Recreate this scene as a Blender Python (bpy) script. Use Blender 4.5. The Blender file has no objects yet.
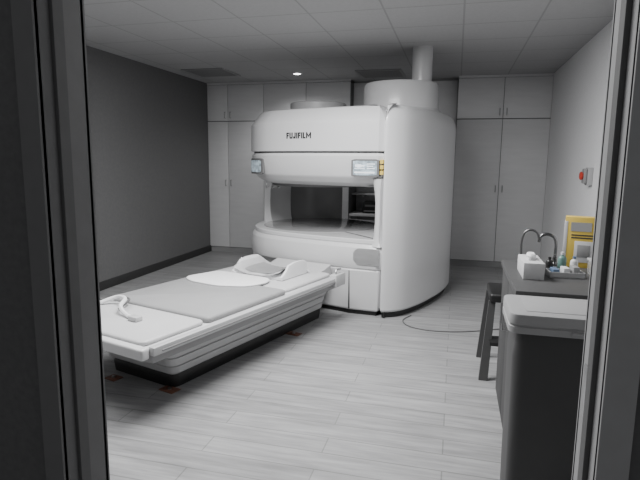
import bpy, bmesh, math, random
from math import radians as R, sin, cos, pi
from mathutils import Vector, Matrix
random.seed(4)
C = bpy.context.scene.collection

# ---------------------------------------------------------------- materials
def mat(name, col, rough=0.5, metal=0.0, var=0.04, scale=6.0, bump=0.0, emit=0.0, coat=0.0, alpha=1.0, stretch=(1,1,1)):
    m = bpy.data.materials.new(name); m.use_nodes = True
    nt = m.node_tree; b = nt.nodes['Principled BSDF']
    if not isinstance(col, (tuple, list)): col = (col, col, col*1.01)
    tc = nt.nodes.new('ShaderNodeTexCoord'); mp = nt.nodes.new('ShaderNodeMapping')
    mp.inputs['Scale'].default_value = stretch
    n = nt.nodes.new('ShaderNodeTexNoise'); n.inputs['Scale'].default_value = scale; n.inputs['Detail'].default_value = 4
    cr = nt.nodes.new('ShaderNodeValToRGB')
    cr.color_ramp.elements[0].position = .3; cr.color_ramp.elements[1].position = .7
    cr.color_ramp.elements[0].color = (*[c*(1-var) for c in col], 1)
    cr.color_ramp.elements[1].color = (*[min(1, c*(1+var)) for c in col], 1)
    nt.links.new(tc.outputs['Object'], mp.inputs['Vector']); nt.links.new(mp.outputs['Vector'], n.inputs['Vector'])
    nt.links.new(n.outputs['Fac'], cr.inputs['Fac']); nt.links.new(cr.outputs['Color'], b.inputs['Base Color'])
    b.inputs['Roughness'].default_value = rough; b.inputs['Metallic'].default_value = metal
    if coat: b.inputs['Coat Weight'].default_value = coat; b.inputs['Coat Roughness'].default_value = .12
    if emit:
        b.inputs['Emission Strength'].default_value = emit; nt.links.new(cr.outputs['Color'], b.inputs['Emission Color'])
    if alpha < 1: b.inputs['Alpha'].default_value = alpha
    if bump:
        bp = nt.nodes.new('ShaderNodeBump'); bp.inputs['Strength'].default_value = bump; bp.inputs['Distance'].default_value = .01
        nt.links.new(n.outputs['Fac'], bp.inputs['Height']); nt.links.new(bp.outputs['Normal'], b.inputs['Normal'])
    return m

def brick_mat(name, c1, c2, mortar, w, h, msize, rough, grain=0.0, offset=.5, rot=0.0, grain_scale=(1.2, 22, 1)):
    m = bpy.data.materials.new(name); m.use_nodes = True
    nt = m.node_tree; b = nt.nodes['Principled BSDF']
    tc = nt.nodes.new('ShaderNodeTexCoord'); mp = nt.nodes.new('ShaderNodeMapping'); mp.inputs['Rotation'].default_value = (0, 0, rot)
    br = nt.nodes.new('ShaderNodeTexBrick')
    br.inputs['Color1'].default_value = (c1, c1, c1*1.01, 1); br.inputs['Color2'].default_value = (c2, c2, c2*1.01, 1)
    br.inputs['Mortar'].default_value = (mortar, mortar, mortar, 1)
    br.inputs['Scale'].default_value = 1; br.inputs['Brick Width'].default_value = w; br.inputs['Row Height'].default_value = h
    br.inputs['Mortar Size'].default_value = msize; br.inputs['Mortar Smooth'].default_value = .1; br.offset = offset
    nt.links.new(tc.outputs['Object'], mp.inputs['Vector']); nt.links.new(mp.outputs['Vector'], br.inputs['Vector'])
    out = br.outputs['Color']
    if grain:
        mp2 = nt.nodes.new('ShaderNodeMapping'); mp2.inputs['Scale'].default_value = grain_scale
        n = nt.nodes.new('ShaderNodeTexNoise'); n.inputs['Scale'].default_value = 2.2; n.inputs['Detail'].default_value = 8; n.inputs['Roughness'].default_value = .65
        nt.links.new(mp.outputs['Vector'], mp2.inputs['Vector']); nt.links.new(mp2.outputs['Vector'], n.inputs['Vector'])
        cr = nt.nodes.new('ShaderNodeValToRGB'); cr.color_ramp.elements[0].position = .35; cr.color_ramp.elements[1].position = .65
        lo = 1-grain
        cr.color_ramp.elements[0].color = (lo, lo, lo, 1); cr.color_ramp.elements[1].color = (1, 1, 1, 1)
        mx = nt.nodes.new('ShaderNodeMix'); mx.data_type = 'RGBA'; mx.blend_type = 'MULTIPLY'; mx.inputs['Factor'].default_value = 1
        nt.links.new(n.outputs['Fac'], cr.inputs['Fac']); nt.links.new(out, mx.inputs['A']); nt.links.new(cr.outputs['Color'], mx.inputs['B'])
        out = mx.outputs['Result']
    nt.links.new(out, b.inputs['Base Color']); b.inputs['Roughness'].default_value = rough
    return m

M = dict(
 floor=brick_mat('vinyl_planks', .39, .33, .24, 1.2, .15, .0035, .42, .36, grain_scale=(1.0, 11, 1)),
 ceil=brick_mat('ceiling_tiles', .44, .43, .33, .61, .61, .008, .9, .06, offset=0, grain_scale=(14,14,1)),
 wall_dark=mat('dark_grey_paint', .14, .85, var=.05, scale=40, bump=.15),
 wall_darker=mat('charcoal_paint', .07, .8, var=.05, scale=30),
 wall_white=mat('white_paint', .82, .85, var=.03, scale=60, bump=.2),
 corridor=mat('corridor_paint', .13, .85, var=.08, scale=50, bump=.2),
 frame=mat('door_frame_enamel_shaded', .17, .75, var=.04, scale=20),  # left jamb, darkened in the colour to stand in for shade
 frame_right_lit=mat('door_frame_enamel_lit', .36, .8, var=.04, scale=20),  # same paint as the left jamb, light on this side put into the colour
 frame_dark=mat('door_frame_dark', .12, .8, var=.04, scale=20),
 base=mat('rubber_baseboard', .03, .6),
 laminate=mat('cabinet_laminate', .72, .5, var=.03, scale=3, stretch=(1,1,6)),
 laminate_edge=mat('cabinet_carcass', .16, .6),
 panel=mat('desk_panel_laminate', .35, .6),
 plinth=mat('cabinet_plinth', .35, .6),
 metal=mat('brushed_steel', .5, .3, metal=1, var=.05, scale=30),
 metal_dark=mat('dark_chrome', .22, .25, metal=1, var=.05, scale=30),
 handle=mat('dark_steel_handle', .16, .35, metal=.8, var=.05),
 pull=mat('satin_door_pull', .36, .4, metal=.5, var=.05),
 shell=mat('gloss_white_shell', .62, .34, var=.01, scale=2, coat=.3),
 shell2=mat('satin_grey_shell', .52, .35, var=.02, scale=2, coat=.2),
 shell3=mat('mid_grey_shell', .28, .4, var=.02, scale=2),
 seam=mat('dark_seam', .05, .6),
 seam_light=mat('soft_seam', .22, .6),
 black=mat('black_plastic', .012, .4),
 bore=mat('bore_lining', .12, .5),
 rear=mat('rear_gap_panel', .22, .25, coat=.4),
 dish=mat('glossy_pole_cover', .30, .12, coat=.6),
 smoke=mat('smoked_panel', .50, .12, coat=.6),
 print_ink=mat('black_ink', .004, .9),
 screen=mat('lit_display', (.34, .41, .46), .15, var=.5, scale=22, emit=.45),
 figure=mat('display_figure', (.8, .85, .9), .3, emit=.5),
 screen_dark=mat('display_bezel', .16, .25),
 pad=mat('vinyl_pad_white', .54, .4, var=.03, scale=5, bump=.05),
 mat_grey=mat('vinyl_mat_grey', .29, .55, var=.04, scale=5, bump=.06),
 sheet=mat('white_linen', .78, .8, var=.02, scale=10, bump=.15),
 coil=mat('white_coil_plastic', .78, .35, var=.01),
 rail=mat('rail_aluminium', .55, .35, metal=.2, var=.03),
 brown=mat('rust_brown', (.16, .07, .045), .6, var=.3, scale=20),
 counter=mat('dark_laminate_top', .07, .45, var=.1, scale=60),
 cab_dark=mat('dark_cabinet_side', .05, .6, var=.05),
 bin=mat('grey_bin_plastic', .055, .5, var=.06),
 lid=mat('white_lid_plastic', .33, .5, var=.02),
 tray=mat('pale_tray_plastic', .42, .5, var=.02),
 leg=mat('grey_leg_paint', .07, .45, var=.02),
 red=mat('red_button', (.55, .05, .03), .35),
 yellow=mat('yellow_card', (.66, .48, .09), .6, var=.06),
 white=mat('white_card', .60, .6, var=.03),
 green=mat('green_plastic', (.12, .22, .20), .4),
 blue=mat('blue_plastic', (.12, .18, .28), .4),
 clear=mat('clear_plastic', .6, .1, alpha=.45),
 lamp=mat('lamp_lens', (1, 1, 1), .4, emit=8),
 cable=mat('grey_cable', .12, .5),
)

# ---------------------------------------------------------------- mesh helpers
def obj(name, bm, m, parent=None, sharp=32, kind=None):
    bmesh.ops.recalc_face_normals(bm, faces=bm.faces)
    me = bpy.data.meshes.new(name); bm.to_mesh(me); bm.free()
    me.materials.append(M[m] if isinstance(m, str) else m)
    for p in me.polygons: p.use_smooth = True
    me.set_sharp_from_angle(angle=R(sharp))
    o = bpy.data.objects.new(name, me); C.objects.link(o)
    if parent: o.parent = parent
    if kind: o['kind'] = kind
    return o
def tag(o, label, cat, group=None):
    o['label'] = label; o['category'] = cat
    if group: o['group'] = group
    return o
def thing(name, label, cat, loc=(0,0,0), rz=0, group=None):
    o = bpy.data.objects.new(name, None); C.objects.link(o); o.empty_display_size = .1
    o.location = loc; o.rotation_euler = (0, 0, rz)
    return tag(o, label, cat, group)
def box(bm, x0, x1, y0, y1, z0, z1, bev=0, seg=2, rot=None):
    r = bmesh.ops.create_cube(bm, size=1)
    vs = r['verts']
    for v in vs:
        v.co = Vector(((x0+x1)/2 + v.co.x*(x1-x0), (y0+y1)/2 + v.co.y*(y1-y0), (z0+z1)/2 + v.co.z*(z1-z0)))
    if rot:
        c = Vector(((x0+x1)/2, (y0+y1)/2, (z0+z1)/2))
        for v in vs: v.co = c + rot @ (v.co - c)
    if bev:
        es = list({e for v in vs for e in v.link_edges})
        bmesh.ops.bevel(bm, geom=es, offset=bev, segments=seg, profile=.5, affect='EDGES')
def B(x0, x1, y0, y1, z0, z1, bev=0, seg=2, rot=None):
    bm = bmesh.new(); box(bm, x0, x1, y0, y1, z0, z1, bev, seg, rot); return bm
def rings(bm, rs, cap=True, closed=True):
    vr = [[bm.verts.new(p) for p in r] for r in rs]
    n = len(vr[0])
    for a, b in zip(vr, vr[1:]):
        for i in range(n if closed else n-1):
            j = (i+1) % n
            bm.faces.new((a[i], a[j], b[j], b[i]))
    if cap:
        bm.faces.new(list(reversed(vr[0]))); bm.faces.new(vr[-1])
def lathe(bm, cx, cy, prof, seg=64, cap=True):
    rings(bm, [[(cx+r*cos(2*pi*i/seg), cy+r*sin(2*pi*i/seg), z) for i in range(seg)] for r, z in prof], cap)
def loft(bm, plan, levels):
    n = len(plan); P = [Vector(p) for p in plan]; N = []
    for i in range(n):
        t = (P[(i+1) % n]-P[i-1]); N.append(Vector((t.y, -t.x)).normalized())
    rings(bm, [[(P[i].x+N[i].x*o, P[i].y+N[i].y*o, z) for i in range(n)] for z, o in levels])
def smooth_plan(pts, k=4):
    out = []; n = len(pts)
    for i in range(n):
        p0, p1, p2, p3 = [Vector(pts[(i+j) % n]) for j in (-1, 0, 1, 2)]
        for s in range(k):
            t = s/k
            out.append(.5*((2*p1)+(p2-p0)*t+(2*p0-5*p1+4*p2-p3)*t*t+(3*p1-p0-3*p2+p3)*t**3))
    return [(v.x, v.y) for v in out]
def round_rect(x0, x1, y0, y1, r, k=6):
    pts = []
    for cx, cy, a in ((x1-r, y0+r, -90), (x1-r, y1-r, 0), (x0+r, y1-r, 90), (x0+r, y0+r, 180)):
        for i in range(k+1):
            t = R(a+90*i/k); pts.append((cx+r*cos(t), cy+r*sin(t)))
    return pts
def round_poly(pts, r, k=4):
    out = []; n = len(pts)
    for i in range(n):
        p = Vector(pts[i]); a = (Vector(pts[i-1])-p); b = (Vector(pts[(i+1) % n])-p)
        ra = min(r, a.length*.45); rb = min(r, b.length*.45)
        A = p+a.normalized()*ra; Bv = p+b.normalized()*rb
        for s in range(k+1):
            t = s/k; q = A*(1-t)**2+p*2*t*(1-t)+Bv*t*t; out.append((q.x, q.y))
    return out
def curve_pts(pts, k=6):
    out = []; n = len(pts)
    for i in range(n-1):
        p0 = Vector(pts[max(i-1, 0)]); p1 = Vector(pts[i]); p2 = Vector(pts[i+1]); p3 = Vector(pts[min(i+2, n-1)])
        for s in range(k):
            t = s/k
            out.append(.5*((2*p1)+(p2-p0)*t+(2*p0-5*p1+4*p2-p3)*t*t+(3*p1-p0-3*p2+p3)*t**3))
    out.append(Vector(pts[-1])); return out
def tube(bm, pts, r, seg=10, smooth=6):
    P = curve_pts(pts, smooth) if smooth else [Vector(p) for p in pts]
    rs = []; up = Vector((0, 0, 1))
    d0 = (P[1]-P[0]).normalized()
    u = d0.cross(up) if abs(d0.z) < .95 else d0.cross(Vector((0, 1, 0)))
    u.normalize()
    for i, p in enumerate(P):
        d = (P[min(i+1, len(P)-1)]-P[max(i-1, 0)]).normalized()
        u = (u-d*u.dot(d)).normalized(); v = d.cross(u)
        rs.append([p+(u*cos(2*pi*j/seg)+v*sin(2*pi*j/seg))*r for j in range(seg)])
    rings(bm, rs)
def arc_panel(bm, cx, cy, r, a0, a1, z0, z1, th=.012, k=14, rc=.012):
    rs = []
    for j in range(k+1):
        a = R(a0+(a1-a0)*j/k); e = rc if j in (0, k) else 0
        rs.append([(cx+(r+q)*cos(a), cy+(r+q)*sin(a), z) for z, q in ((z0+e, 0), (z0+e, th), (z1-e, th), (z1-e, 0))])
    rings(bm, rs)

# ---------------------------------------------------------------- setting
XL, XR, YB, ZC, Y0, Y1 = -3.84, 1.19, 8.32, 2.66, 1.017, 1.154
obj('floor', B(-5, 3, -2.5, 8.6, -.06, 0), 'floor', kind='structure')
obj('ceiling', B(-5, 3, Y0, 8.6, ZC, ZC+.08), 'ceil', kind='structure')
obj('wall_left', B(XL-.12, XL, Y0, 8.4, 0, ZC), 'wall_dark', kind='structure')
obj('wall_right', B(XR, XR+.12, Y0, 8.4, 0, ZC), 'wall_white', kind='structure')
obj('wall_back', B(XL, XR, YB, YB+.1, 0, ZC), 'wall_white', kind='structure')
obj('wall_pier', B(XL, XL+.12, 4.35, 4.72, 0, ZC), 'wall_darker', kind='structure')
obj('baseboard_left', B(XL, XL+.014, 4.72, 7.7, 0, .10, .004), 'base', kind='structure')
obj('baseboard_pier', B(XL+.12, XL+.134, 4.35, 4.73, 0, .10, .004), 'base', kind='structure')
obj('baseboard_right', B(XR-.014, XR, 3.6, 7.7, 0, .10, .004), 'base', kind='structure')
DX0, DX1, DZ = -.914, .280, 2.14
bm = bmesh.new()
box(bm, XL, DX0-.03, Y0, Y1, 0, ZC); box(bm, DX1+.03, XR, Y0, Y1, 0, ZC); box(bm, DX0-.03, DX1+.03, Y0, Y1, DZ+.03, ZC)
obj('wall_front', bm, 'corridor', kind='structure')
for nm, s, x, m in (('door_1', -1, DX0, 'frame'), ('trim_3', 1, DX1, 'frame_right_lit')):
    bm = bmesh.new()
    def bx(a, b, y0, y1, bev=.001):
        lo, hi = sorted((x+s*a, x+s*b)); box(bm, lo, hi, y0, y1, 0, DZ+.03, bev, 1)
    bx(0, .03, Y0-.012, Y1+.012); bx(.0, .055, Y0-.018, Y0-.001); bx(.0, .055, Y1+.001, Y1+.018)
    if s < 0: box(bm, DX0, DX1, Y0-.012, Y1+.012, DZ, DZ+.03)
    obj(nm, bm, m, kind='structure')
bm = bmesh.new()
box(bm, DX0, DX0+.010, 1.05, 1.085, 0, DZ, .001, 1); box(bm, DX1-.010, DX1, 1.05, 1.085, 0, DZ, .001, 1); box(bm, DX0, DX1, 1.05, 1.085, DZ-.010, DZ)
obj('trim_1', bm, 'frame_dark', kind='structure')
obj('trim_2', B(DX1-.003, DX1, 1.095, 1.135, .96, 1.07, .001), 'metal', kind='structure')

# ---------------------------------------------------------------- cabinets
def bar_handle(root, x, y, z0, z1):
    bm = bmesh.new(); tube(bm, [(x, y, z0), (x, y-.03, z0), (x, y-.03, z1), (x, y, z1)], .006, 8, 0)
    obj('handle', bm, 'pull', root)
def add_door(root, x0, x1, z0, z1, hx, hz, y):
    d = obj('door', B(x0+.0035, x1-.0035, y, y+.02, z0+.004, z1-.004, .002), 'laminate', root)
    bar_handle(d, hx, y, hz-.045, hz+.045)
def tall_cabinet(X0, X1, label, group=None, split=.5):
    t = thing('tall_cabinet', label, 'cabinet', ((X0+X1)/2, 8.0, 0), 0, group)
    w = (X1-X0)/2; y = -.32; s = -w+2*w*split
    obj('body', B(-w, w, y+.022, .31, .08, ZC-.03), 'laminate_edge', t)
    obj('plinth', B(-w, w, y+.03, .3, 0, .08), 'plinth', t)
    obj('top_filler', B(-w, w, y+.004, y+.022, ZC-.03, ZC), 'laminate', t)
    for x0, x1, hx in ((-w, s, s-.045), (s, w, s+.045)):
        add_door(t, x0, x1, .085, 2.075, hx, 1.12, y)
        add_door(t, x0, x1, 2.08, ZC-.032, hx, 2.17, y)
    return t
G = 'full-height cabinets along the back wall'
tall_cabinet(-3.84, -2.90, 'tall pale grey two-door cabinet in the corner beside the dark wall', G, .37)
tall_cabinet(-2.90, -1.55, 'tall pale grey cabinet mostly hidden behind the scanner, next to the desk nook', G)
tall_cabinet(-.03, XR, 'widest tall pale cabinet, right of the scanner beside the white wall', G)
t = thing('desk_unit', 'built-in desk in the nook behind the scanner gap', 'desk', (-.79, 8.0, 0))
obj('worktop', B(-.755, .755, -.3, .31, .66, .70, .004), 'laminate', t)
obj('side_panel', B(-.755, -.735, -.28, .31, 0, .66), 'panel', t)
obj('side_panel', B(.735, .755, -.28, .31, 0, .66), 'panel', t)
obj('back_panel', B(-.735, .735, .27, .29, .0, .66), 'panel', t)
t = thing('wall_cabinet', 'pale wall cabinet high in the nook behind scanner drum', 'cabinet', (-.79, 8.0, 0))
obj('body', B(-.755, .755, -.1, .31, 1.9, ZC-.002), 'panel', t)
for i in range(2):
    d = obj('door', B(-.752+i*.755, -.003+i*.755, -.12, -.1, 1.9, ZC-.03, .002), 'laminate', t)
    bar_handle(d, -.045+i*.09, -.12, 1.95, 2.06)
t = thing('shelf', 'pale shelf above the black device in the nook', 'shelf', (-.79, 8.1, 0))
obj('board', B(-.755, .755, -.2, .21, .97, .995, .003), 'white', t)
for x in (-.6, .6): obj('bracket', B(x-.01, x+.01, -.12, .2, .93, .97), 'metal', t)
def device(x, w, label):
    t = thing('printer', label, 'printer', (x, 7.95, .70))
    obj('body', B(-w, w, -.16, .16, 0, .17, .015), 'black', t)
    obj('tray', B(-w*.8, w*.8, -.2, -.15, .03, .045, .004), 'shell3', t)
    obj('control_strip', B(-w*.7, w*.7, -.165, -.158, .10, .13, .002), 'screen_dark', t)
device(-1.22, .14, 'black box-shaped device on the desk, seen through the scanner gap')
device(-.19, .13, 'black box-shaped device on the desk, seen right of scanner pillar')

# ---------------------------------------------------------------- scanner
RZ = R(-16.2)
d_ = Vector((sin(R(16.2)), cos(R(16.2)), 0)); r_ = Vector((cos(R(16.2)), -sin(R(16.2)), 0))
def Lw(x, y, z=0): return r_*x + d_*y + Vector((0, 0, z))
S = thing('mri_scanner', 'large white open scanner with round upper housing and side pillar', 'mri scanner', Lw(-2.43, 5.3), RZ)
CX, CY = -.64, -.11
def fy(x):   # gently bowed front face shared by upper and lower housings
    return -.865 - .065*(1-((x+.22)/.75)**2)
plan = []
for i in range(29):
    a = R(90+165*i/28); plan.append((CX+.8*cos(a), CY+.8*sin(a)))
plan += [(x, fy(x)) for x in (-.70, -.58, -.46, -.34, -.22, -.1, .02, .14, .26, .36, .42)]
plan += [(.465, -.845), (.48, -.80), (.48, -.4), (.48, 0), (.48, .4), (.40, .66), (.3, .69), (0, .69), (-.3, .69)]
bm = bmesh.new(); loft(bm, plan, [(1.572, -.01), (1.577, 0), (1.72, 0), (1.85, -.004), (1.865, -.010), (1.975, -.095), (1.99, -.11), (2.0, -.14), (2.004, -.22)])
up = obj('upper_housing', bm, 'shell', S, 16)
bm = bmesh.new(); loft(bm, plan, [(1.235, -.22), (1.248, -.16), (1.275, -.10), (1.315, -.06), (1.33, -.046), (1.345, -.038), (1.49, -.012), (1.53, -.010), (1.545, -.02), (1.558, -.032)])
lip = obj('lower_lip', bm, 'shell', S, 18)
bm = bmesh.new(); loft(bm, plan, [(1.556, -.034), (1.574, -.034)]); obj('seam', bm, 'seam', up)
bm = bmesh.new(); lathe(bm, CX, CY, [(.54, 1.205), (.56, 1.21), (.58, 1.237), (.5, 1.238)], 72); obj('upper_pole_cover', bm, 'bore', S)
def front_panel(x0, x1, z0, z1, off, th, k=8, rc=.01):
    bm = bmesh.new(); rs = []
    for j in range(k+1):
        x = x0+(x1-x0)*j/k; e = rc if j in (0, k) else 0; y = fy(x)-off
        rs.append([(x, y+.04, z0+e), (x, y-th, z0+e), (x, y-th, z1-e), (x, y+.04, z1-e)])
    rings(bm, rs); return bm
p = obj('control_panel', front_panel(.16, .43, 1.335, 1.50, .0, .004), 'screen_dark', lip)
obj('screen', front_panel(.180, .410, 1.352, 1.485, .0, .007, 6, .004), 'screen', lip)
bm = bmesh.new()
def dot(x0, x1, z0, z1):
    v = []
    for d in (.0065, .009):
        for X, z in ((x0, z0), (x1, z0), (x1, z1), (x0, z1)): v.append(bm.verts.new((X, fy(X)-d, z)))
    for f in ((0,1,2,3), (4,7,6,5), (0,4,5,1), (1,5,6,2), (2,6,7,3), (3,7,4,0)): bm.faces.new([v[i] for i in f])
dot(.200, .216, 1.43, 1.45); dot(.218, .262, 1.425, 1.452); dot(.262, .292, 1.432, 1.446); dot(.195, .295, 1.412, 1.419)
dot(.315, .395, 1.452, 1.460); dot(.315, .375, 1.432, 1.440); dot(.315, .39, 1.412, 1.420); dot(.195, .39, 1.370, 1.385)
obj('display_graphic', bm, 'figure', lip, 5)
bm = bmesh.new(); arc_panel(bm, CX, CY, .78, -137, -110, 1.335, 1.50, .024); obj('control_panel', bm, 'screen_dark', lip)
bm = bmesh.new(); arc_panel(bm, CX, CY, .804, -134.5, -112.5, 1.355, 1.48, .003); obj('screen', bm, 'screen', lip)
for z in (1.36, 1.41, 1.46):
    obj('warning_sticker', front_panel(.436, .466, z, z+.036, -.018, .016, 2, .001), 'yellow', lip)
# lettering on the fascia, built stroke by stroke
H = .058; ST = .0125
bm = bmesh.new()
def stroke(x0, z0, x1, z1, w=ST):
    a = Vector((x0, z0)); b = Vector((x1, z1)); n = (b-a).normalized(); q = Vector((-n.y, n.x))*w/2
    c = [a-q, b-q, b+q, a+q]; v = []
    for d in (0, .003):
        for p in c:
            X = -.575 + p.x; v.append(bm.verts.new((X, fy(X)-.0005-d, 1.697+p.y)))
    for f in ((0,1,2,3), (4,7,6,5), (0,4,5,1), (1,5,6,2), (2,6,7,3), (3,7,4,0)): bm.faces.new([v[i] for i in f])
h2 = ST/2; x = 0
for ch in 'FUJIFILM':
    if ch == 'F': w = .030; stroke(x+h2, 0, x+h2, H); stroke(x, H-h2, x+w, H-h2); stroke(x, H*.50, x+w*.9, H*.50)
    elif ch == 'U': w = .038; stroke(x+h2, h2*1.4, x+h2, H); stroke(x+w-h2, h2*1.4, x+w-h2, H); stroke(x+.003, h2, x+w-.003, h2)
    elif ch == 'J': w = .029; stroke(x+w-h2, h2*1.4, x+w-h2, H); stroke(x+.001, h2, x+w-.003, h2); stroke(x+h2, h2*1.2, x+h2, .02)
    elif ch == 'I': w = ST; stroke(x+h2, 0, x+h2, H)
    elif ch == 'L': w = .029; stroke(x+h2, 0, x+h2, H); stroke(x, h2, x+w, h2)
    elif ch == 'M':
        w = .056; stroke(x+h2*.9, 0, x+h2*.9, H, ST*.9); stroke(x+w-h2*.9, 0, x+w-h2*.9, H, ST*.9)
        stroke(x+.006, H-.004, x+w/2, .016, ST*.7); stroke(x+w-.006, H-.004, x+w/2, .016, ST*.7)
    x += w+.0085
obj('lettering', bm, 'print_ink', up, 5)
bm = bmesh.new(); lathe(bm, CX+.02, CY-.12, [(.31, 2.0), (.31, 2.095), (.30, 2.105), (.27, 2.105), (.26, 2.09), (.1, 2.09)], 48); obj('top_ring', bm, 'shell3', S)
# pillar
pl = smooth_plan([(.492, -.885), (.58, -.815), (.65, -.69), (.70, -.46), (.725, -.2), (.735, .1), (.72, .4), (.66, .7), (.53, .95), (.3, 1.08), (.0, 1.1), (-.2, .95), (-.2, .7), (.02, .55), (.12, .2), (.2, -.2), (.32, -.62), (.46, -.84)], 5)
bm = bmesh.new(); loft(bm, pl, [(.06, -.015), (.08, 0), (1.83, 0), (1.88, -.006), (1.955, -.035), (1.985, -.06), (2.0, -.10)]); pil = obj('pillar', bm, 'shell', S, 20)
obj('seam', B(.476, .484, -.872, -.84, .07, 1.93), 'seam_light', pil)
bm = bmesh.new(); loft(bm, pl, [(0, -.04), (.06, -.04)]); obj('pillar_kick_plate', bm, 'black', S)
fair = smooth_plan([(.33, -.79), (.36, -.85), (.42, -.87), (.46, -.84), (.47, -.6), (.40, -.25), (.24, -.1), (.18, -.15), (.26, -.45), (.31, -.68)], 3)
bm = bmesh.new(); loft(bm, fair, [(.68, .01), (.72, -.01), (.78, -.022), (.9, -.03), (1.0, -.03), (1.1, -.03), (1.2, -.02), (1.26, -.01), (1.32, .0)]); obj('side_fairing', bm, 'shell', S, 40)
bm = bmesh.new(); lathe(bm, .22, .1, [(.45, 1.97), (.43, 2.0), (.405, 2.03), (.40, 2.07), (.40, 2.27), (.385, 2.295), (.2, 2.305)], 64); obj('drum_cover', bm, 'shell2', S)
bm = bmesh.new(); lathe(bm, .44, .12, [(.105, 2.29), (.105, ZC)], 32); obj('vent_pipe', bm, 'shell2', S)
# lower housing
base_plan = round_poly([(-1.22, -.66), (-.64, -.90), (.16, -.925), (.455, -.865), (.475, .60), (-.2, .66), (-1.0, .55), (-1.36, .2), (-1.42, -.25)], .03)
bm = bmesh.new(); loft(bm, base_plan, [(.045, -.03), (.06, -.02), (.44, -.002), (.452, -.008)]); low = obj('lower_housing', bm, 'shell', S, 12)
bm = bmesh.new(); loft(bm, base_plan, [(0, -.045), (.045, -.045)]); obj('kick_plate', bm, 'black', S)
bm = bmesh.new(); loft(bm, plan, [(.452, -.014), (.465, -.002), (.50, .006), (.60, .006), (.66, -.006), (.69, -.026), (.695, -.035)]); lt = obj('lower_pole_housing', bm, 'shell', S, 22)
bm = bmesh.new(); loft(bm, plan, [(.695, -.045), (.705, -.038), (.735, -.038), (.742, -.044), (.744, -.12)]); obj('ledge', bm, 'shell', S, 22)
bm = bmesh.new(); lathe(bm, CX, CY, [(.66, .737), (.66, .748), (.65, .752), (.2, .753)], 72); obj('lower_pole_cover', bm, 'dish', S)
obj('seam', B(.158, .164, -.926, -.90, .06, .44), 'seam', low)
bm = bmesh.new(); rs = []
for x in [.20+.015*i for i in range(18)]:
    e = .0 if x > .24 else (.24-x)*2
    rs.append([(x, fy(x)-o-.004, z) for z, o in ((.50+e*.6, .006), (.56, .008), (.61, .006), (.66-e*.4, -.006))])
rings(bm, rs, cap=False, closed=False); bmesh.ops.solidify(bm, geom=bm.faces[:], thickness=.004); obj('smoked_panel', bm, 'smoke', S)
bm = bmesh.new(); rs = []
for z, ri in ((.72, .62), (.78, .65), (.86, .665), (1.0, .67), (1.12, .665), (1.20, .65), (1.26, .62)):
    rs.append([(CX+.75*cos(R(a)), CY+.75*sin(R(a)), z) for a in range(156, 190, 4)] + [(CX+ri*cos(R(a)), CY+ri*sin(R(a)), z) for a in range(188, 155, -4)])
rings(bm, rs); obj('support_column', bm, 'shell', S, 40)
bm = bmesh.new(); arc_panel(bm, CX, CY, .68, 98, 158, .74, 1.25, .02, 16, 0); obj('rear_panel', bm, 'rear', S)
for i in range(3):
    bm = bmesh.new(); x = CX-.44+i*.08; y = CY-.46
    tube(bm, [(x, y, 1.25), (x, y-.01, 1.20), (x+.02, y-.03, 1.18), (x+.05, y-.02, 1.20)], .006, 8, 4)
    obj('cable_hook', bm, 'metal', S)

# ---------------------------------------------------------------- patient table
T = thing('patient_table', 'long low white patient table running into the scanner', 'patient table', Lw(-2.75, 3.2), RZ)
YE = .90; YN = -1.34
bm = bmesh.new(); loft(bm, round_rect(-.32, .31, -.93, .97, .06), [(0, -.01), (.07, 0), (.10, -.01)]); obj('skirt', bm, 'black', T)
bm = bmesh.new(); loft(bm, round_rect(-.34, .33, -.95, .96, .06), [(.095, -.02), (.11, 0), (.155, .008), (.162, -.008)]); ped = obj('pedestal', bm, 'shell2', T, 25)
bm = bmesh.new(); loft(bm, round_rect(-.36, .35, -.98, .95, .06), [(.162, -.024), (.172, 0), (.225, .014), (.232, -.004)]); obj('pedestal_tier', bm, 'shell2', T, 25)
bm = bmesh.new(); loft(bm, round_rect(-.39, .38, -1.02, .94, .06), [(.232, -.03), (.244, 0), (.30, .03), (.325, .03)]); obj('upper_tier', bm, 'shell2', T, 25)
obj('chassis', B(-.50, .50, YN+.08, YE-.02, .325, .40, .01), 'shell3', T)
obj('top_board', B(-.515, .515, YN+.02, YE, .40, .435, .012), 'shell', T)
for s in (-1, 1):
    a, b = sorted((s*.515, s*.560))
    r = obj('side_rail', B(a, b, YN+.04, YE+.01, .395, .445, .005), 'rail', T)
    a, b = sorted((s*.558, s*.565)); obj('rail_groove', B(a, b, YN+.1, YE-.05, .410, .420, .001), 'shell3', r)
    a, b = sorted((s*.50, s*.572)); br = obj('end_bracket', B(a, b, YE-.14, YE+.04, .36, .475, .012), 'shell2', T)
    bm = bmesh.new(); tube(bm, [(s*.54, YE-.09, .47), (s*.54, YE-.09, .51), (s*.54, YE-.01, .51)], .010, 8, 3); obj('latch', bm, 'metal', br)
obj('end_cap', B(-.53, .53, YN-.02, YN+.04, .375, .445, .015, 3), 'shell', T)
bm = bmesh.new(); rs = [[(-.34, y, z0), (.30, y, z0), (.30, y, z1), (-.34, y, z1)] for y, z0, z1 in ((YE-.02, .33, .43), (1.02, .34, .45), (1.14, .38, .48))]
rings(bm, rs); obj('dock_slide', bm, 'shell2', T)
def cushion(name, x0, x1, y0, y1, z0, z1, m, parent, r=.05):
    bm = bmesh.new(); h = z1-z0
    loft(bm, round_rect(x0, x1, y0, y1, r), [(z0, -.006), (z0+h*.2, 0), (z0+h*.6, 0), (z0+h*.85, -.006), (z1, -.018)])
    return obj(name, bm, m, parent, 50)
cushion('foot_pad', -.48, .48, YN+.03, -.80, .435, .465, 'pad', T)
cushion('grey_mat', -.49, .49, -.79, .10, .435, .477, 'mat_grey', T, .03)
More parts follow.
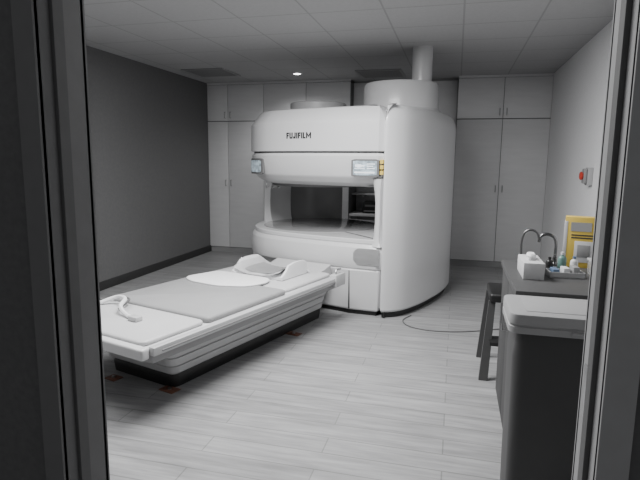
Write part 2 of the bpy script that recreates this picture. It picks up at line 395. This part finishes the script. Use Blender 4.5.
cushion('head_pad', -.46, .46, .12, YE-.03, .435, .465, 'pad', T)

bm = bmesh.new()
pts = round_poly([(-.42, -.10), (-.28, -.18), (.02, -.19), (.24, -.08), (.30, .10), (.24, .24), (-.34, .24)], .07, 5)
loft(bm, pts, [(0, 0), (.008, .002), (.014, -.004), (.018, -.02)])
o = obj('cloth_pad', bm, 'sheet', None); o.location = Lw(-2.80, 3.26, .478); o.rotation_euler = (0, 0, RZ)
tag(o, 'white angular cloth pad lying over grey table mat', 'pad')

K = thing('receiver_coil', 'white saddle-shaped coil with raised sides at scanner end of table', 'coil', Lw(-2.75, 3.74, .466), RZ)
def trough(W, D, H, p, z0, n=28, m=10):
    rs = []
    for j in range(m+1):
        v = -1+2*j/m; ring = []
        for i in range(n+1):
            u = -1+2*i/n
            z = z0+H*abs(u)**p*(1-.45*max(0, -v)**2)
            ring.append((u*W, v*D*(1-.10*abs(u)**3), z))
        rs.append(ring)
    bm = bmesh.new(); rings(bm, rs, cap=False, closed=False); return bm
bm = trough(.25, .22, .08, 2.6, .028); bmesh.ops.solidify(bm, geom=bm.faces[:], thickness=.016); obj('shell', bm, 'coil', K, 50)
bm = trough(.17, .16, .03, 2.2, .036); bmesh.ops.solidify(bm, geom=bm.faces[:], thickness=.012); obj('inner_pad', bm, 'pad', K, 50)
bm = bmesh.new(); loft(bm, round_rect(-.26, .26, -.19, .19, .05), [(0, 0), (.02, 0), (.03, -.012)]); obj('base_plate', bm, 'coil', K)
for s in (-1, 1):
    bm = bmesh.new(); rs = []
    for y, h in ((-.20, .03), (-.16, .05), (-.12, .08), (-.09, .115), (.0, .13), (.10, .13), (.16, .125), (.19, .11)):
        rs.append([(s*.215, y, .005), (s*.28, y, .005), (s*.280, y, h*.75), (s*.274, y, h), (s*.256, y, h+.002), (s*.236, y, h*.6)])
    rings(bm, rs); obj('side_wing', bm, 'coil', K, 40)
bm = bmesh.new(); tube(bm, [(.05, .18, .02), (.1, .24, .03), (.2, .24, .02), (.3, .20, .02)], .011, 8); obj('coil_lead', bm, 'coil', K)

K = thing('looped_strap', 'pale looped strap lying on the foot end pad', 'strap', Lw(-2.93, 2.14, .466), RZ)
bm = bmesh.new(); tube(bm, [(-.20, .12, .014), (-.12, .2, .05), (0, .17, .06), (.09, .06, .045), (.2, .02, .014), (.3, .0, .014)], .014, 8); obj('strap', bm, 'coil', K)
obj('buckle', B(.26, .34, -.025, .03, .0, .03, .006), 'shell2', K)
bm = bmesh.new(); tube(bm, [(-.28, .18, .012), (-.15, .25, .03), (-.02, .22, .04), (.02, .10, .01)], .008, 8); obj('cord', bm, 'cable', K)

for nm, lx, ly, w, lab in (('floor_bracket', -2.46, 2.25, .06, 'brown floor plate at near corner of table base'), ('floor_bracket', -2.39, 3.60, .06, 'brown floor plate at far end of table base by scanner'), ('floor_bracket', -2.92, 2.18, .05, 'brown floor plate under far side of table foot')):
    t = thing(nm, lab, 'bracket', Lw(lx, ly), RZ, 'brown plates on the floor at the table base')
    obj('plate', B(-w, w, -.04, .04, 0, .006, .002), 'brown', t)
    bm = bmesh.new(); lathe(bm, 0, 0, [(.012, .006), (.012, .016), (.006, .018)], 12); obj('bolt', bm, 'metal', t)

bm = bmesh.new()
tube(bm, [(-.36, 4.95, .006), (-.42, 4.78, .006), (-.36, 4.62, .006), (-.2, 4.54, .006), (0, 4.55, .006), (.2, 4.62, .006), (.45, 4.76, .006), (.7, 4.84, .006), (1.16, 4.9, .006)], .005, 8, 8)
tag(obj('floor_cable', bm, 'cable'), 'thin grey cable curving over the floor beside the scanner', 'cable')

# ---------------------------------------------------------------- right side
t = thing('counter', 'dark-topped counter by the white right-hand wall', 'counter', (.75, 2.90, 0), R(0))
obj('worktop', B(-.46, .435, -.42, .38, .865, .90, .005), 'counter', t)
bd = obj('body', B(-.43, .43, -.40, .36, .08, .865, .003), 'cab_dark', t)
obj('plinth', B(-.39, .43, -.36, .34, 0, .08), 'plinth', t)
for y0, y1 in ((-.39, -.02), (-.01, .35)):
    d = obj('door', B(-.45, -.43, y0, y1, .09, .85, .003), 'cab_dark', t)
    hy = y1-.05 if y0 < -.1 else y0+.05
    bm = bmesh.new(); tube(bm, [(-.45, hy, .6), (-.475, hy, .6), (-.475, hy, .72), (-.45, hy, .72)], .005, 8, 0); obj('handle', bm, 'metal', d)

t = thing('hamper', 'dark grey bin with flat pale lid in front of the counter', 'bin', (.520, 2.28, 0))
bm = bmesh.new(); loft(bm, round_rect(-.275, .275, -.155, .155, .06), [(0, -.03), (.015, -.02), (.70, -.012), (.78, -.022), (.835, -.022)]); obj('body', bm, 'bin', t)
bm = bmesh.new(); loft(bm, round_rect(-.288, .288, -.168, .168, .04), [(.812, -.003), (.815, 0), (.838, 0), (.841, -.005), (.846, -.005), (.849, 0), (.883, -.001), (.889, -.004), (.891, -.012)]); l = obj('lid', bm, 'lid', t)
obj('lid_grip', B(-.06, .06, -.18, -.16, .82, .835, .005), 'lid', l)
obj('lid_recess', B(-.22, .22, -.11, .11, .890, .893, .001), 'lid', l)

t = thing('step_stool', 'dark low stool with sturdy legs tucked behind the counter', 'stool', (.47, 3.80, 0), R(0))
obj('seat', B(-.21, .21, -.19, .19, .54, .60, .018, 3), 'black', t)
obj('step', B(-.20, .20, -.27, -.12, .26, .29, .008, 2), 'black', t)
for sx in (-1, 1):
    for sy in (-1, 1):
        bm = bmesh.new(); x0 = sx*.19; x1 = sx*.225; y0 = sy*.15; y1 = sy*.22
        rings(bm, [[(x0-.022, y0-.015, .545), (x0+.022, y0-.015, .545), (x0+.022, y0+.015, .545), (x0-.022, y0+.015, .545)], [(x1-.03, y1-.02, 0), (x1+.03, y1-.02, 0), (x1+.03, y1+.02, 0), (x1-.03, y1+.02, 0)]])
        obj('leg', bm, 'leg', t)

K = thing('faucet', 'dark chrome gooseneck faucet with looped hose at back of counter', 'faucet', (.570, 3.18, .90), R(-8))
bm = bmesh.new(); lathe(bm, 0, 0, [(.022, 0), (.022, .01), (.014, .02), (.012, .05)], 24); obj('base', bm, 'metal_dark', K)
bm = bmesh.new(); tube(bm, [(0, 0, .04), (0, 0, .13), (-.015, 0, .165), (-.05, 0, .178), (-.080, 0, .165), (-.09, 0, .13)], .009, 12); obj('spout', bm, 'metal_dark', K)
bm = bmesh.new(); tube(bm, [(-.09, 0, .14), (-.10, 0, .18), (-.135, 0, .198), (-.17, 0, .18), (-.183, 0, .12), (-.18, 0, .03), (-.175, 0, .0)], .007, 10); obj('hose', bm, 'handle', K)
bm = bmesh.new(); tube(bm, [(0, -.012, .04), (0, -.035, .06)], .006, 8, 0); obj('lever', bm, 'metal_dark', K)
K = thing('tissue_box', 'white tissue box near the left edge of counter', 'box', (.400, 2.87, .90), R(0))
obj('carton', B(-.050, .050, -.13, .13, 0, .085, .004), 'white', K)
obj('slot', B(-.015, .015, -.06, .06, .084, .087), 'shell3', K)
bm = bmesh.new(); loft(bm, smooth_plan([(-.012, -.03), (.012, -.035), (.01, .0), (.014, .035), (-.013, .03)], 3), [(.08, 0), (.105, .008), (.115, .002)]); obj('tissue', bm, 'sheet', K)
K = thing('glove_dispenser', 'yellow and white upright box on the counter near door jamb', 'box', (.70, 3.19, .90), R(-12))
obj('carton', B(-.085, .085, -.04, .04, 0, .285, .003), 'yellow', K)
obj('label_panel', B(-.03, .07, -.043, -.04, .03, .15, .001), 'white', K)
obj('printed_picture', B(-.015, .05, -.045, -.043, .06, .13, .001), 'shell3', K)
obj('side_sleeve', B(-.088, -.070, -.042, .042, .0, .26, .002), 'white', K)
obj('dark_print', B(-.055, .05, -.0425, -.039, .205, .255), 'panel', K)
for z in (.165, .18): obj('printed_line', B(-.05, .06, -.0415, -.039, z, z+.007), 'seam', K)
def bottle(x, y, r, h, m, capm, label):
    t = thing('bottle', label, 'bottle', (x, y, .90))
    bm = bmesh.new(); lathe(bm, 0, 0, [(r*.9, 0), (r, .006), (r, h*.65), (r*.8, h*.75), (r*.35, h*.82), (r*.35, h*.88)], 24); obj('body', bm, m, t)
    bm = bmesh.new(); lathe(bm, 0, 0, [(r*.45, h*.86), (r*.45, h), (r*.3, h*1.01)], 20); obj('cap', bm, capm, t)
bottle(.585, 3.05, .022, .10, 'green', 'white', 'small dark green bottle in front of the faucet')
bottle(.64, 3.02, .020, .085, 'white', 'blue', 'small white bottle with blue cap before the yellow box')
bottle(.52, 3.04, .018, .07, 'black', 'black', 'small black bottle behind the tissue box')
K = thing('tray', 'shallow pale tray of small supplies on counter', 'tray', (.57, 2.88, .90), R(5))
bm = bmesh.new(); box(bm, -.085, .085, -.055, .055, 0, .005); box(bm, -.085, .085, -.055, -.05, 0, .03); box(bm, -.085, .085, .05, .055, 0, .03); box(bm, -.085, -.08, -.055, .055, 0, .03); box(bm, .08, .085, -.055, .055, 0, .03); obj('tray_body', bm, 'tray', K)
for i, (x, m) in enumerate(((-.05, 'blue'), (0, 'white'), (.045, 'shell3'))):
    t = thing('packet', ['blue packet in the counter tray', 'white packet in the counter tray', 'grey packet in the counter tray'][i], 'packet', (.57+x, 2.88, .9055), R(5), 'packets in the counter tray')
    obj('wrapper', B(-.016, .016, -.035, .035, 0, .035+.008*i, .004), m, t)
K = thing('storage_box', 'clear plastic box on the counter nearest the door jamb', 'box', (.77, 2.94, .90))
obj('walls', B(-.07, .07, -.06, .06, 0, .075, .006), 'clear', K); obj('lid', B(-.074, .074, -.064, .064, .075, .085, .003), 'tray', K)

K = thing('emergency_button', 'red emergency button on pale wall plate on right-hand wall', 'button', (XR, 5.22, 1.37))
obj('back_box', B(-.045, 0, -.055, .055, -.085, .075, .006), 'tray', K)
obj('cover', B(-.075, -.045, -.045, .045, -.07, .065, .01, 3), 'shell3', K)
bm = bmesh.new(); lathe(bm, 0, 0, [(.03, 0), (.032, .01), (.038, .014), (.038, .024), (.03, .030), (.01, .033)], 24)
bmesh.ops.rotate(bm, verts=bm.verts, cent=(0, 0, 0), matrix=Matrix.Rotation(R(-90), 3, 'Y')); bmesh.ops.translate(bm, verts=bm.verts, vec=(-.07, 0, .0)); obj('push_button', bm, 'red', K)

# ---------------------------------------------------------------- ceiling
def vent(x, y, label):
    K = thing('ceiling_vent', label, 'vent', (x, y, ZC), 0, 'square ceiling vents')
    bm = bmesh.new()
    for a in ((-.3, .3, -.3, -.27), (-.3, .3, .27, .3), (-.3, -.27, -.27, .27), (.27, .3, -.27, .27)): box(bm, *a, -.012, 0)
    obj('frame', bm, 'shell3', K)
    obj('backing', B(-.27, .27, -.27, .27, -.003, 0), 'seam', K)
    bm = bmesh.new()
    for i in range(9): box(bm, -.265, .265, -.24+i*.06-.012, -.24+i*.06+.012, -.010, -.004)
    obj('slat', bm, 'shell3', K)
vent(-3.30, 6.75, 'slatted ceiling vent near the dark left wall')
vent(-1.05, 7.25, 'slatted ceiling vent above the scanner drum')
def downlight(x, y, label, w=6):
    K = thing('ceiling_light', label, 'light', (x, y, ZC))
    bm = bmesh.new(); lathe(bm, 0, 0, [(.075, -.008), (.075, 0)], 32); obj('trim_ring', bm, 'white', K)
    bm = bmesh.new(); lathe(bm, 0, 0, [(.045, -.011), (.05, -.008)], 32); obj('lens', bm, 'lamp', K)
    l = bpy.data.lights.new('ceiling_light_source', 'SPOT'); l.energy = w; l.spot_size = R(150); l.spot_blend = .8; l.shadow_soft_size = .06
    lo = bpy.data.objects.new('light_source', l); C.objects.link(lo); lo.parent = K; lo.location = (0, 0, -.03)
downlight(-2.17, 7.05, 'small round recessed ceiling light above the left cabinets', 45)

def area(name, x, y, sx, sy, w, z=ZC-.02):
    l = bpy.data.lights.new(name, 'AREA'); l.shape = 'RECTANGLE'; l.size = sx; l.size_y = sy; l.energy = w
    o = bpy.data.objects.new(name, l); C.objects.link(o); o.location = (x, y, z); return o
area('unseen_ceiling_fill', -1.1, 3.2, 1.2, 1.2, 145)  # unseen area light added out of view, placed to shape the pillar shading
area('unseen_ceiling_fill', -2.8, 2.5, 1.2, 1.2, 50)  # second added fill light, unseen and without a fixture

w = bpy.data.worlds.new('world'); bpy.context.scene.world = w; w.use_nodes = True
w.node_tree.nodes['Background'].inputs['Color'].default_value = (.97, .98, 1, 1)
w.node_tree.nodes['Background'].inputs['Strength'].default_value = .20

# ---------------------------------------------------------------- camera
cam = bpy.data.cameras.new('camera'); cam.sensor_width = 36; cam.lens = 36*520/640; cam.clip_start = .05
co = bpy.data.objects.new('camera', cam); C.objects.link(co)
co.location = (0, 0, 1.48)
co.rotation_euler = (Matrix.Rotation(R(14.5), 3, 'Z') @ Matrix.Rotation(R(90-8.65), 3, 'X') @ Matrix.Rotation(R(.6), 3, 'Z')).to_euler()
bpy.context.scene.camera = co
